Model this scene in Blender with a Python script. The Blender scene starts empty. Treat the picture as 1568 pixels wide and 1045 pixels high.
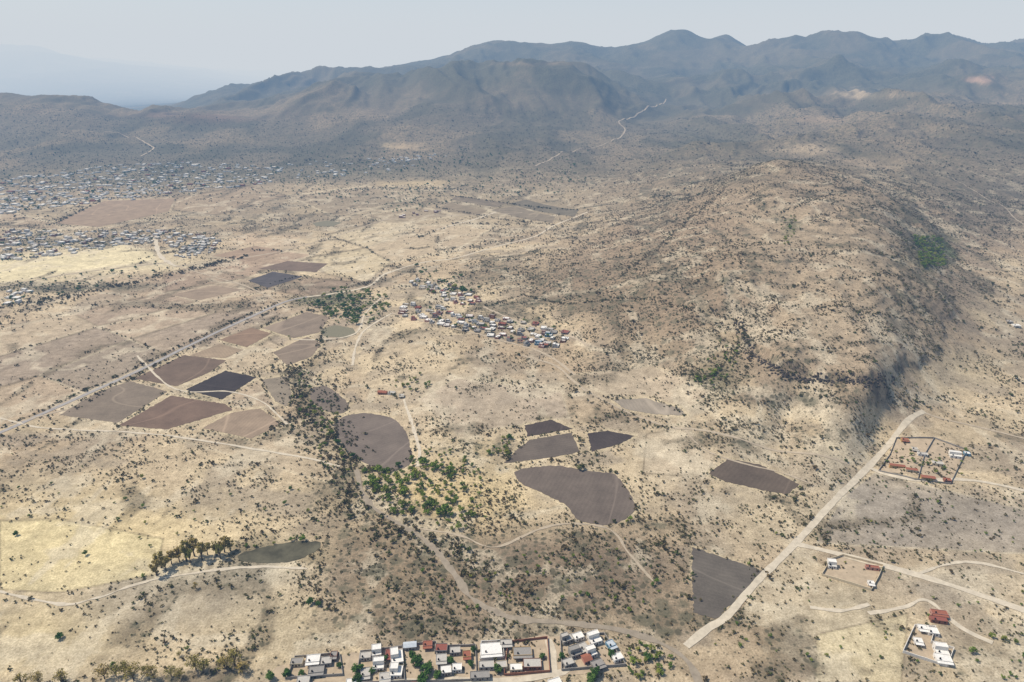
import bpy, math, random, numpy as np, time
from mathutils import Vector, geometry
T0=time.time()
random.seed(7); rng=np.random.default_rng(7)
PIT=math.radians(21.0); CH=400.0; F=1045.0; CU,CV=784.0,522.5
sP,cP=math.sin(PIT),math.cos(PIT)
scene=bpy.context.scene
# ------------------------------------------------ helpers
def lin(c):
    c=np.array(c,dtype=float)/255.0
    return np.where(c<=0.04045,c/12.92,((c+0.055)/1.055)**2.4)
def alb(c,k=0.86): return lin(c)*k
def sm(a,b,x):
    x=np.clip((x-a)/(b-a),0,1); return x*x*(3-2*x)
def hsh(ix,iy,seed):
    h=(ix.astype(np.int64)*374761393+iy.astype(np.int64)*668265263+seed*974634777)&0xffffffff
    h=((h^(h>>13))*1274126177)&0xffffffff
    h=((h^(h>>16))*2246822519)&0xffffffff
    return ((h^(h>>15))&0xffffff)/float(0xffffff)
def vn(x,y,seed=0):
    ix=np.floor(x);iy=np.floor(y);fx=x-ix;fy=y-iy
    fx=fx*fx*fx*(fx*(fx*6-15)+10);fy=fy*fy*fy*(fy*(fy*6-15)+10)
    a=hsh(ix,iy,seed);b=hsh(ix+1,iy,seed);c=hsh(ix,iy+1,seed);d=hsh(ix+1,iy+1,seed)
    return (a*(1-fx)+b*fx)*(1-fy)+(c*(1-fx)+d*fx)*fy
def fbm(x,y,o=4,seed=0,ridge=False):
    s=0;a=1;n=0
    for i in range(o):
        v=vn(x*2**i+13.7*i,y*2**i-7.1*i,seed+i)
        if ridge: v=1-abs(2*v-1)
        s=s+a*v;n+=a;a*=0.5
    return s/n
def ray(u,v):
    a=(u-CU)/F;b=(CV-v)/F
    dy=cP+b*sP;dz=-sP+b*cP
    return a/dy,dz/dy
# ------------------------------------------------ terrain control heights (survey bearings)
ctl=[]
def cz(u,v,Z):
    t,s=ray(u,v);ctl.append((t,(Z-CH)/s,Z))
def cy(u,v,Y):
    t,s=ray(u,v);ctl.append((t,Y,CH+s*Y))
def ch(u,Z,Y):
    s=(Z-CH)/Y;ctl.append(((u-CU)/F*(cP-s*sP),Y,Z))
for u in(-500,0,400,784,1200,1600,2100):
    cz(u,1045,0);cz(u,1300,0)
for p in [(-200,900,0),(300,900,0),(600,880,3),(850,860,8),(1050,900,1),(1300,900,0),(1800,900,0),(100,780,0),(-250,700,0),(200,700,0),(600,700,2),(784,700,7),(1050,700,8),(1400,700,3),(1800,700,6),
 (-250,600,0),(200,600,0),(500,600,0),(700,600,14),(900,600,17),(1000,640,12),(1200,700,7),(0,500,0),(300,500,0),(550,500,3),(700,530,16),(850,550,18),(850,500,24),(750,470,22),(-200,450,0),
 (0,400,0),(300,400,0),(600,400,5),(750,410,26),(0,330,0),(300,330,0),(600,330,0),(800,330,6),(0,285,5),(300,285,5),(600,285,10),(900,300,25),(-300,300,5),(0,255,20),(200,250,22),(400,250,22),(600,250,30),(800,250,50),(1000,255,70),
 (900,480,42),(960,400,66),(880,420,48),(900,360,35),(1000,350,78),(1000,450,72),(1060,300,92),(1100,350,112),(1100,430,92),(1120,500,64),(1000,520,42),(1000,580,22),(1100,570,38),
 (1200,570,50),(1335,592,46),(1300,520,68),(1200,480,76),(1300,450,90),(1200,400,110),(1330,380,117),(1250,340,136),(1330,310,137),(1200,290,160),(1180,250,178),
 (1480,540,22),(1450,490,44),(1420,430,72),(1568,470,14),(1568,400,26),(1460,400,42),(1490,340,58),(1568,300,66),(1410,310,92),(1700,450,10),(1750,300,80),(1850,550,6),(1568,600,5),(1450,600,10),(1400,660,3),(1340,650,9),(1200,645,14)]: cz(*p)
for p in [(-400,140,5000),(0,146,5000),(120,152,5000),(250,160,5000),(330,165,4900),(400,178,4700),(-300,200,4200),(0,200,4200),(200,205,4200),(340,210,4100),
 (440,160,4900),(480,140,5200),(590,116,5400),(700,107,5400),(800,99,5400),(870,101,5400),(930,125,5300),(960,150,5100),(985,178,4900),
 (480,205,4200),(650,195,4200),(800,190,4300),(600,155,4800),(750,148,4800),(870,150,4800),(900,200,4200),
 (300,152,7500),(345,139,7500),(400,129,7800),(465,113,8000),(560,107,8200),(640,96,8500),(700,79,8500),(765,63,8500),(830,71,8500),(880,67,8500),(950,74,8500),(985,66,8500),(1020,50,8500),(1055,50,8500),(1080,62,8500),(1110,53,8500),(1155,76,8300),(1190,68,8000),(1230,58,8000),(1280,50,8000),(1340,57,8000),(1390,60,8000),(1430,54,8000),(1480,60,8000),(1530,72,8000),(1568,65,8000),(1850,60,8000),
 (950,115,6900),(1050,100,7200),(1050,140,5900),(1000,170,5000),(1140,100,6900),(1250,105,6400),(1400,100,6500),(1568,105,6400),(1850,100,6400),(1250,160,4600),(1400,150,4500),(1500,125,5500),(1568,160,4400),(1750,155,4400),(1100,170,4700),(1100,200,3900),(1250,200,3500),(1400,200,3300),(1568,200,3300),(1850,200,3300),
 (1000,230,3500),(1100,240,3000),(1300,240,2700),(1420,250,2500),(1568,250,2450),(1850,250,2450),
 (-500,75,30000),(0,70,30000),(60,78,30000),(130,93,30000),(180,98,30000),(250,106,30000),(330,116,30000),(420,128,30000)]: cy(*p)
for p in [(-400,50,6500),(0,50,6500),(150,50,6500),(260,80,6300),(-400,0,9500),(0,0,9500),(200,0,9500),(0,0,19000),(300,0,19000),(-400,0,19000),(500,330,6500),(650,360,6800),(800,390,6700),(300,100,11000),(600,250,11000),(900,300,11000),(1200,300,11000),(1600,300,11000),(900,200,30000),(1600,200,30000),(900,200,18000),(1600,200,18000)]: ch(*p)
ctl=np.array(ctl)
def feat(t,Y): return np.stack([t*2.0,np.log(Y)],-1)
P=feat(ctl[:,0],ctl[:,1]);N=len(P)
def ker(d2): return np.sqrt(d2+0.03**2)
D2=((P[:,None]-P[None])**2).sum(-1)
A=np.zeros((N+3,N+3));A[:N,:N]=-ker(D2)+np.eye(N)*1e-4;A[:N,N]=1;A[:N,N+1:]=P;A[N,:N]=1;A[N+1:,:N]=P.T
w=np.linalg.solve(A,np.concatenate([ctl[:,2],[0,0,0]]))
NC=1000
tc=np.linspace(-1.3,1.3,NC);dt=tc[1]-tc[0]
YR=np.concatenate([np.exp(np.linspace(math.log(215),math.log(10500),940)),np.exp(np.linspace(math.log(10700),math.log(48000),60))])
NR=len(YR)
TT,YY=np.meshgrid(tc,YR);XX=TT*YY
H=np.zeros_like(XX);lY=np.log(YY)
for i in range(N): H-=w[i]*ker((TT*2-P[i,0])**2+(lY-P[i,1])**2)
H+=w[N]+w[N+1]*TT*2+w[N+2]*lY
hill=sm(18,80,H)
far=sm(3000,5200,YY);vfar=sm(12000,20000,YY)
H+=(fbm(XX/90,YY/90,3,3)-0.5)*1.6*(1-far)
wx=(fbm(XX/140,YY/140,3,15)-.5)*120;wy=(fbm(XX/140,YY/140,3,16)-.5)*120
H+=hill*(1-far)*(fbm((XX+wx)/170,(YY+wy)/230,5,11,True)-0.62)*28
H+=hill*(1-far)*(fbm(XX/28,YY/28,3,19,True)-0.6)*3
wx=(fbm(XX/900,YY/900,3,25)-.5)*900;wy=(fbm(XX/900,YY/900,3,26)-.5)*900
H+=far*(fbm((XX+wx)/900,(YY+wy)/1400,7,21,True)-0.62)*280*(1-0.66*sm(7300,8300,YY))*sm(60,300,H)*(1-vfar)
H+=far*(fbm((XX+wx*.4)/260,(YY+wy*.4)/520,5,23,True)-0.62)*75*(1-.5*sm(7500,8300,YY))*sm(60,300,H)*(1-vfar)
H+=sm(1900,3600,YY)*(1-far)*sm(30,90,H)*(fbm((XX+wx*.3)/350,(YY+wy*.3)/600,6,29,True)-.62)*95
H+=sm(.12,.35,TT)*sm(2300,3600,YY)*(1-sm(5600,7200,YY))*(fbm((XX+wx*.5)/520,(YY+wy*.5)/900,6,35,True)-.6)*180
H+=vfar*(fbm(XX/4000,YY/4000,5,31,True)-0.6)*500*sm(200,900,H)
def lookup(G,x,y):
    x=np.asarray(x,float);y=np.asarray(y,float)
    c=np.clip((x/y-tc[0])/dt,0,NC-1.001);r=np.clip(np.interp(y,YR,np.arange(NR)),0,NR-1.001)
    c0=c.astype(int);r0=r.astype(int);fc=c-c0;fr=r-r0
    return (G[r0,c0]*(1-fc)+G[r0,c0+1]*fc)*(1-fr)+(G[r0+1,c0]*(1-fc)+G[r0+1,c0+1]*fc)*fr
def survey(u,v):
    t,s=ray(u,v);c=min(max((t-tc[0])/dt,0),NC-1.001);c0=int(c);f=c-c0
    col=H[:,c0]*(1-f)+H[:,c0+1]*f
    d=col-(CH+s*YR);k=np.nonzero(d>=0)[0]
    k=k[0] if len(k) else NR-1
    if k==0: Y=YR[0]
    else: Y=YR[k-1]+(YR[k]-YR[k-1])*(-d[k-1])/(d[k]-d[k-1]+1e-9)
    return t*Y,Y
def sv(pts): return [survey(*p) for p in pts]
def pip(x,y,poly):
    ins=np.zeros(x.shape,bool);n=len(poly)
    for i in range(n):
        x1,y1=poly[i];x2,y2=poly[(i+1)%n]
        if y1==y2: continue
        c=((y1>y)!=(y2>y))&(x<(x2-x1)*(y-y1)/(y2-y1)+x1);ins^=c
    return ins
def dline(x,y,pl):
    d=np.full(np.shape(x),1e9)
    for (x1,y1),(x2,y2) in zip(pl[:-1],pl[1:]):
        L=(x2-x1)**2+(y2-y1)**2+1e-9
        k=np.clip(((x-x1)*(x2-x1)+(y-y1)*(y2-y1))/L,0,1)
        d=np.minimum(d,np.hypot(x-x1-k*(x2-x1),y-y1-k*(y2-y1)))
    return d
# mesa cap: rim step of rock
rim=sv([(960,458),(1040,472),(1128,494),(1150,545),(1200,572),(1270,585),(1335,592),(1390,570),(1452,532),(1464,475),(1425,430),(1388,380),(1364,315),(1320,285),(1200,260),(1080,300),(1010,360),(960,420)])
reg=(YY>600)&(YY<2300)&(TT>-.1)
xr,yr=XX[reg],YY[reg]
jx=(fbm(xr/40,yr/40,3,5)-.5)*50;jy=(fbm(xr/40,yr/40,3,6)-.5)*50
dd=dline(xr+jx,yr+jy,rim+[rim[0]]);ins=pip(xr+jx,yr+jy,rim)
sd=np.where(ins,dd,-dd)
H[reg]+=7*sm(-2,7,sd)*(1-sm(1000,1300,yr))*(1-.7*sm(.62,.7,xr/yr))
H[reg]+=5*sm(-60,30,sd)*sm(.40,.56,xr/yr)*sm(850,1000,yr)*(1-sm(1600,2200,yr))
RIM=np.full(XX.shape,-999.);RIM[reg]=sd
# ------------------------------------------------ map coordinates for ground colour
S=(H-CH)/YY;dep=cP-S*sP
U=CU+F*TT/dep;V=CV-F*(sP+S*cP)/dep
Uj=U+(fbm(XX/60,YY/60,3,41)-.5)*60;Vj=V+(fbm(XX/60,YY/60,3,42)-.5)*34*np.clip(600/YY,.15,1.2)
straw=alb((206,187,153));tan=alb((180,160,131));grey=alb((152,139,120))
n1=fbm(XX/160,YY/160,4,51)[...,None];n2=fbm(XX/45,YY/45,5,52)[...,None]
n1=sm(.3,.7,n1)
C=straw*(1-n1)+tan*n1
C=C*(1-sm(.45,.62,n2)*.62)+grey*sm(.45,.62,n2)*.62
hl=(sm(18,55,H)*0.85)[...,None]
C=C*(1-hl)+(alb((153,133,109)))*hl
VG=0.36+0.38*sm(14,60,H)
md=sm(1500,2200,YY)[...,None];C=C*(1-md*.55)+alb((148,134,109))*md*.55;VG=VG+.15*md[...,0]
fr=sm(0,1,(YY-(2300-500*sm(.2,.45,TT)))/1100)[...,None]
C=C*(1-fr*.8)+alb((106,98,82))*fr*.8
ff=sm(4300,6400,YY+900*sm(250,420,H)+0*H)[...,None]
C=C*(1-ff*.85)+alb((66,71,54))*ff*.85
VG=VG+.35*sm(2300,4200,YY)
blobs=[(130,820,230,62,(216,196,150),.85,.06),(60,760,150,50,(200,182,144),.5,.25),(330,885,150,24,(206,198,176),.7,.08),(250,925,190,40,(172,160,138),.7,.15),(60,980,150,60,(208,190,148),.7,.14),(420,960,120,50,(192,176,142),.6,.35),
(690,770,110,60,(212,190,142),.8,.5),(820,880,230,80,(128,110,90),.9,1.0),(590,860,110,86,(140,122,98),.85,1.0),(640,950,160,30,(145,127,104),.7,.95),(1000,930,80,50,(152,134,110),.6,.85),(520,740,50,60,(140,126,99),.7,.9),
(1340,780,110,36,(166,156,140),.75,.15),(1480,800,140,50,(152,139,122),.8,.3),(1180,810,110,60,(194,178,148),.6,.35),(1300,960,90,50,(206,192,158),.7,.2),(1460,900,140,30,(172,160,140),.6,.35),(1500,1010,120,40,(170,156,128),.5,.5),
(700,612,130,34,(183,167,143),.6,.35),(660,580,100,30,(196,180,151),.5,.25),(1020,700,60,60,(194,178,150),.7,.15),(1110,670,140,26,(196,178,147),.5,.35),(930,590,140,22,(194,178,150),.6,.25),(640,540,80,30,(190,172,142),.5,.3),
(130,400,170,22,(222,208,170),.85,.03),(40,425,100,16,(218,204,164),.7,.1),(250,440,180,20,(170,149,125),.7,.08),(290,500,230,34,(170,154,135),.7,.08),(90,555,150,36,(173,157,135),.6,.1),(60,610,100,30,(176,158,135),.5,.1),(40,650,80,16,(202,186,150),.5,.12),
(540,385,120,30,(206,188,154),.7,.12),(400,370,60,10,(194,170,142),.6,.1),(680,340,120,22,(184,167,137),.6,.2),(620,225,34,6,(186,168,134),.85,.15),(635,282,50,6,(196,177,139),.7,.15),(470,290,110,10,(182,164,134),.6,.35),(200,312,60,6,(202,180,148),.8,.05),(50,345,60,6,(116,108,88),.5,.9),
(310,182,70,9,(140,108,90),.7,.4),(220,176,60,6,(128,105,90),.6,.4),(1500,122,30,6,(178,149,128),.8,.2),(1340,147,55,6,(176,161,134),.7,.3),(1310,140,20,6,(180,164,137),.7,.3),(1240,228,50,9,(178,161,134),.8,.45),(1350,250,60,10,(170,152,126),.6,.5),(1250,183,40,6,(164,145,121),.6,.4),(820,98,60,3,(152,134,112),.6,.4),(870,200,100,20,(92,92,75),.3,.9),(500,175,120,14,(116,102,86),.5,.7),
(1230,500,80,60,(186,168,140),.6,.5),(1280,400,120,120,(174,157,131),.6,.5),(1180,340,70,60,(170,153,127),.5,.5),(1350,520,90,56,(184,166,139),.6,.45),(1110,525,30,40,(194,176,142),.5,.4),
(1425,385,24,24,(70,98,42),.9,1.0),(1385,350,16,60,(94,90,70),.7,1.0),(1480,450,60,30,(147,131,110),.4,.75),(1520,300,100,60,(108,100,88),.65,.9),(1110,580,40,30,(106,102,75),.7,1.0),(1205,345,12,16,(94,104,64),.5,1.0),
(860,440,80,40,(138,119,97),.6,.95),(1000,440,90,70,(142,124,102),.55,.85),(760,420,60,20,(128,112,90),.7,.95),(1240,612,130,12,(118,102,84),.65,1.0),(1200,660,170,16,(155,137,110),.5,.85),(470,600,24,60,(130,116,91),.75,1.0),(1000,545,120,22,(155,137,112),.5,.85),
(1500,560,70,30,(192,176,143),.5,.35),(1480,660,80,16,(186,170,139),.5,.25),(200,270,240,15,(120,118,96),.5,.85),(60,370,90,9,(130,124,103),.5,.8),(790,320,90,16,(142,130,105),.6,.4),(550,310,80,10,(128,116,93),.5,.85),(520,165,300,50,(99,92,78),.4,.9),
(120,440,150,7,(104,99,79),.8,1.0),(500,460,50,12,(108,112,77),.7,.9),(720,690,60,20,(164,148,112),.5,.85),(150,225,280,26,(94,94,80),.6,.9),(1450,200,150,36,(95,90,78),.5,.9),(1120,200,100,40,(88,88,74),.6,.9),(1120,270,90,18,(118,107,88),.5,.8),(820,250,160,14,(121,112,91),.5,.8),(740,590,26,14,(140,128,99),.4,.8),(430,850,80,18,(134,124,94),.7,.5),(560,265,150,10,(122,116,94),.5,.85)]
for u,v,ru,rv,c,k,vg in blobs:
    g=np.exp(-(((Uj-u)/ru)**2+((Vj-v)/rv)**2)**1.5)
    m=(g*k)[...,None];C=C*(1-m)+alb(c)*m;VG=VG*(1-g)+vg*g
# fallow parcels and pasture compartments, straight-edged
parcels=[([(0,505),(110,480),(150,500),(0,545)],(190,172,144)),([(110,480),(255,448),(300,462),(150,500)],(172,152,129)),([(255,448),(380,425),(430,445),(300,462)],(188,169,143)),([(-90,570),(0,546),(150,501),(200,520),(60,575),(-90,620)],(156,140,121)),
([(152,501),(300,464),(330,478),(200,520)],(182,162,136)),([(-90,622),(60,576),(130,600),(60,632),(-90,690)],(182,162,135)),([(60,575),(200,520),(255,545),(130,602)],(150,136,118)),([(202,519),(330,479),(400,470),(256,545)],(164,147,126)),
([(-90,410),(0,398),(110,390),(180,372),(235,385),(240,400),(120,415),(-90,448)],(222,208,168)),([(400,440),(470,425),(540,432),(470,455)],(160,140,118)),([(300,408),(440,385),(480,390),(380,425)],(168,144,121)),
([(500,360),(600,335),(650,345),(560,380)],(200,184,152)),([(560,380),(650,345),(760,345),(700,383),(600,402)],(188,170,141)),([(470,395),(560,380),(600,402),(560,432),(500,420)],(202,186,152)),
([(1290,762),(1340,724),(1600,788),(1600,850),(1250,832)],(159,149,134)),([(0,798),(90,795),(250,825),(238,880),(90,908),(0,903)],(216,200,154)),([(1176,874),(1215,845),(1330,900),(1330,1000),(1128,948)],(194,179,150)),
([(1250,972),(1390,940),(1380,1045),(1250,1045)],(206,191,154)),([(640,612),(700,578),(860,600),(872,640),(700,665)],(180,164,142)),([(990,665),(1050,655),(1095,700),(1080,730),(985,725)],(198,181,153)),([(480,640),(440,665),(520,700),(505,740),(260,670),(400,660)],(190,172,143)),
([(560,740),(640,812),(600,800),(540,760)],(170,152,124)),([(1000,560),(870,575),(930,605),(1060,625),(1090,600)],(187,170,144)),([(250,420),(300,408),(380,425),(255,447)],(156,135,114)),([(0,320),(84,342),(95,352),(0,350)],(174,155,129)),([(270,302),(380,285),(440,300),(330,330),(264,322)],(162,143,117)),
([(440,300),(560,285),(640,300),(520,335)],(158,142,117)),([(210,600),(250,585),(285,597),(260,610)],(190,172,143)),([(350,600),(400,578),(425,620),(390,626),(356,622)],(182,163,137)),([(340,535),(400,515),(450,540),(400,565),(300,600),(285,560)],(192,174,146)),([(555,330),(640,316),(700,330),(600,344)],(160,144,118)),([(455,442),(500,428),(545,432),(485,456)],(146,128,108))]
uj=U+(vn(XX/7,YY/7,44)-.5)*2;vj=V+(vn(XX/7,YY/7,45)-.5)*1.6*np.clip(700/YY,.3,1)
for i,(po,c) in enumerate(parcels):
    m=(pip(uj,vj,po)&(YY<4000))
    a=np.array(po);bb=(U>a[:,0].min()-4)&(U<a[:,0].max()+4)&(V>a[:,1].min()-4)&(V<a[:,1].max()+4)&(YY<4000)
    k=.72*m[...,None];C=C*(1-k)+alb(c)*(.84+.32*n2)*k;VG=np.where(m,VG*.55,VG)
    e=dline(U[bb],V[bb],po+[po[0]]);kk=(np.exp(-(e/1.3)**2)*.6)[:,None];C[bb]=C[bb]*(1-kk)+alb((106,93,72) if i%2 else (208,194,164))*kk
# rock rim
rn=fbm(XX/16,YY/16,3,67)
rk=(np.exp(-((RIM-2)/3.4)**2)*(YY<900)*sm(0.2,.27,TT)*sm(.35,.55,rn)*(1-.7*sm(.62,.7,TT)))
C=C*(1-rk[...,None]*.8)+alb((76,68,62))*rk[...,None]*.8
band=np.sin((H+0.012*XX+9*fbm(XX/120,YY/120,4,61))*2*math.pi/8)
mb=sm(35,60,H)*sm(.15,.3,TT)*(1-sm(1700,2200,YY))*sm(.4,.6,fbm(XX/110,YY/60,3,66))
C*=(1-0.24*mb*sm(.2,.9,-band))[...,None];VG=VG+0.35*mb*sm(0.2,.9,-band)-.1*mb*sm(.0,.8,band)
wash=fbm(XX/75,YY/75,5,71,True);m=(sm(.72,.82,wash)*.5*(1-fr[...,0]))[...,None]
C=C*(1-m)+alb((210,197,170))*m
gul=fbm((XX+wx*.1)/120,YY/160,5,74,True);m=sm(.76,.86,gul)*.55*(1-fr[...,0]);C=C*(1-m[...,None])+alb((108,96,75))*m[...,None];VG=VG+m*.8
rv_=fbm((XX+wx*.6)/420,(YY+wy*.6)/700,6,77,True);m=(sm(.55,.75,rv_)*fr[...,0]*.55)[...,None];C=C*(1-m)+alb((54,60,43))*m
m=(sm(.52,.68,fbm(XX/500,YY/500,5,79))*fr[...,0]*.5*(1-ff[...,0]*.6))[...,None];C=C*(1-m)+alb((160,142,116))*m
C*=(0.76+0.48*fbm(XX/14,YY/14,4,81))[...,None]
C*=np.array([.985,1.0,1.03])
# ------------------------------------------------ field outlines
fields=[([(512,648),(530,636),(562,632),(602,640),(622,660),(633,700),(625,716),(600,723),(562,712),(532,692),(513,664)],(122,110,99)),
([(478,594),(500,590),(535,618),(530,632),(512,634),(490,626),(474,612)],(124,112,99)),
([(284,597),(345,568),(393,578),(340,612)],(70,62,58)),
([(206,580),(282,544),(346,552),(322,570),(270,592)],(120,102,86)),
([(92,636),(150,600),(200,584),(256,600),(180,648)],(136,122,105)),
([(182,652),(262,606),(345,619),(356,628),(255,658)],(124,103,87)),
([(310,656),(356,632),(398,626),(432,650),(385,672)],(158,138,116)),
([(336,521),(385,502),(416,511),(378,532)],(146,122,100)),
([(402,503),(470,478),(504,486),(490,509),(450,518)],(142,126,108)),
([(418,540),(470,516),(492,526),(478,546),(440,560)],(140,124,106)),
([(400,582),(440,576),(448,608),(438,623),(422,615)],(148,135,116)),
([(803,652),(842,643),(877,657),(808,669)],(84,73,66)),
([(772,710),(790,690),(812,674),(875,663),(888,692),(850,700)],(112,101,90)),
([(900,664),(930,660),(972,668),(950,680),(906,692)],(80,71,66)),
([(785,720),(850,712),(900,722),(940,725),(952,738),(966,758),(976,780),(955,799),(920,806),(885,798),(870,776),(835,757),(796,741)],(116,104,93)),
([(1085,726),(1115,703),(1165,712),(1223,742),(1205,758),(1110,738)],(106,93,80)),
([(1060,838),(1168,874),(1135,912),(1095,948),(1062,938),(1060,890)],(108,100,90)),
([(938,612),(990,610),(1040,625),(1052,637),(990,633),(955,626)],(156,144,127)),
([(380,430),(418,416),(464,424),(410,441)],(92,86,84)),
([(396,412),(440,400),(502,404),(484,417)],(126,108,92)),
([(84,342),(160,308),(268,304),(258,324),(150,348)],(160,139,115)),
([(325,392),(390,377),(438,384),(385,400)],(166,143,118)),
([(690,306),(700,300),(776,311),(760,318)],(130,117,97)),
([(668,320),(690,311),(746,323),(730,331)],(146,131,107)),
([(752,322),(790,316),(850,332),(846,342)],(138,125,104)),
([(780,312),(806,306),(886,322),(880,332)],(120,111,93)),
([(262,452),(330,438),(372,444),(305,460)],(158,139,117)),
([(290,545),(336,527),(372,536),(345,549)],(164,144,119))]
ponds=[[(362,851),(400,838),(455,829),(492,829),(490,841),(450,861),(400,863),(370,860)],[(490,506),(512,498),(540,503),(546,512),(530,518),(496,515)],[(478,342),(500,338),(524,341),(510,347),(484,347)]]
FMASK=np.zeros(XX.shape,bool)
for po in [f[0] for f in fields]+ponds: FMASK|=pip(U,V,po)&(YY<4000)
for po in [f[0] for f in fields[:18]]:
    a=np.array(po);bb=(U>a[:,0].min()-12)&(U<a[:,0].max()+12)&(V>a[:,1].min()-12)&(V<a[:,1].max()+12)&(YY<2000)
    e=dline(uj[bb],vj[bb],po+[po[0]]);kk=(np.exp(-(e/4.0)**2)*.7*sm(.3,.5,n2[bb][:,0]))[:,None];C[bb]=C[bb]*(1-kk)+alb((208,192,158))*kk
VG=np.where(FMASK,0,VG);VG=np.clip(VG,0,1)
# ------------------------------------------------ material helpers
def newmat(name):
    m=bpy.data.materials.new(name);m.use_nodes=True
    nt=m.node_tree;b=nt.nodes['Principled BSDF'];b.inputs['Roughness'].default_value=.95
    b.inputs['Specular IOR Level'].default_value=.1
    return m,nt,b
def nd(nt,t,**k):
    n=nt.nodes.new(t)
    for a,v in k.items(): setattr(n,a,v)
    return n
def math_(nt,op,a,b=None,c=None,cl=False):
    n=nd(nt,'ShaderNodeMath',operation=op);n.use_clamp=cl
    for i,x in enumerate((a,b,c)):
        if x is None: continue
        if isinstance(x,(int,float)): n.inputs[i].default_value=x
        else: nt.links.new(x,n.inputs[i])
    return n.outputs[0]
def noise(nt,vec,scale,detail=4,rough=.6):
    n=nd(nt,'ShaderNodeTexNoise');n.inputs['Scale'].default_value=scale;n.inputs['Detail'].default_value=detail;n.inputs['Roughness'].default_value=rough
    nt.links.new(vec,n.inputs['Vector']);return n.outputs['Fac']
def mixc(nt,fac,a,b,mode='MIX'):
    n=nd(nt,'ShaderNodeMix',data_type='RGBA',blend_type=mode)
    for i,x in ((0,fac),(6,a),(7,b)):
        if isinstance(x,(int,float)): n.inputs[i].default_value=x
        elif isinstance(x,(tuple,list,np.ndarray)): n.inputs[i].default_value=(*[float(q) for q in x][:3],1)
        else: nt.links.new(x,n.inputs[i])
    return n.outputs[2]
def mr(nt,x,a,b,c,d):
    n=nd(nt,'ShaderNodeMapRange');nt.links.new(x,n.inputs[0])
    for i,q in enumerate((a,b,c,d)): n.inputs[i+1].default_value=q
    return n.outputs[0]
def simple(name,col,k=.8,var=.15,scale=.6,rough=.95):
    m,nt,b=newmat(name);g=nd(nt,'ShaderNodeNewGeometry').outputs['Position']
    f=noise(nt,g,scale);c=alb(col,k)
    o=mixc(nt,mr(nt,f,.3,.7,0,1),c*(1-var),np.minimum(c*(1+var),.9));nt.links.new(o,b.inputs['Base Color']);b.inputs['Roughness'].default_value=rough
    return m
def flat2(g,nt):
    s=nd(nt,'ShaderNodeSeparateXYZ');nt.links.new(g,s.inputs[0]);c=nd(nt,'ShaderNodeCombineXYZ')
    nt.links.new(s.outputs[0],c.inputs[0]);nt.links.new(s.outputs[1],c.inputs[1]);return c.outputs[0]
# terrain material
M_ter,nt,b=newmat('dry_ground')
g=flat2(nd(nt,'ShaderNodeNewGeometry').outputs['Position'],nt)
att=nd(nt,'ShaderNodeAttribute',attribute_name='gcol');vat=nd(nt,'ShaderNodeAttribute',attribute_name='veg')
fa=noise(nt,g,.55,5,.8);fb=noise(nt,g,.11,6,.7)
col=mixc(nt,1.0,att.outputs['Color'],mixc(nt,mr(nt,fa,.34,.66,0,1),(.66,.64,.60),(1.3,1.3,1.3)),'MULTIPLY')
col=mixc(nt,1.0,col,mixc(nt,mr(nt,fb,.32,.68,0,1),(.75,.73,.70),(1.22,1.22,1.22)),'MULTIPLY')
def dots(scale,lo,hi,seedoff):
    vo=nd(nt,'ShaderNodeTexVoronoi',voronoi_dimensions='2D');vo.inputs['Scale'].default_value=scale
    mp=nd(nt,'ShaderNodeVectorMath',operation='ADD');nt.links.new(g,mp.inputs[0]);mp.inputs[1].default_value=(seedoff,seedoff*2,0)
    wn=nd(nt,'ShaderNodeTexNoise');wn.inputs['Scale'].default_value=scale*2;nt.links.new(g,wn.inputs['Vector'])
    ad=nd(nt,'ShaderNodeVectorMath',operation='MULTIPLY_ADD');nt.links.new(wn.outputs['Color'],ad.inputs[0]);ad.inputs[1].default_value=(1/scale*.5,)*3;nt.links.new(mp.outputs[0],ad.inputs[2])
    nt.links.new(ad.outputs[0],vo.inputs['Vector'])
    sc=nd(nt,'ShaderNodeSeparateColor');nt.links.new(vo.outputs['Color'],sc.inputs[0])
    r=math_(nt,'MULTIPLY',math_(nt,'MULTIPLY_ADD',vat.outputs['Fac'],hi,lo),sc.outputs[0])
    return math_(nt,'MULTIPLY',math_(nt,'SUBTRACT',r,vo.outputs['Distance']),6.0,cl=True)
d1=dots(.16,0.02,.62,0);d2=dots(.45,0.12,.6,30);d3=dots(.05,-.15,.7,70)
col=mixc(nt,math_(nt,'MULTIPLY',d2,.55),col,(.16,.135,.09))
col=mixc(nt,math_(nt,'MULTIPLY',d3,.55),col,(.09,.092,.057))
col=mixc(nt,math_(nt,'MULTIPLY',d1,.8),col,(.085,.078,.049))
nt.links.new(col,b.inputs['Base Color'])
bp=nd(nt,'ShaderNodeBump');bp.inputs['Strength'].default_value=.7;bp.inputs['Distance'].default_value=1.0
nt.links.new(fa,bp.inputs['Height']);nt.links.new(bp.outputs[0],b.inputs['Normal'])
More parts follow.
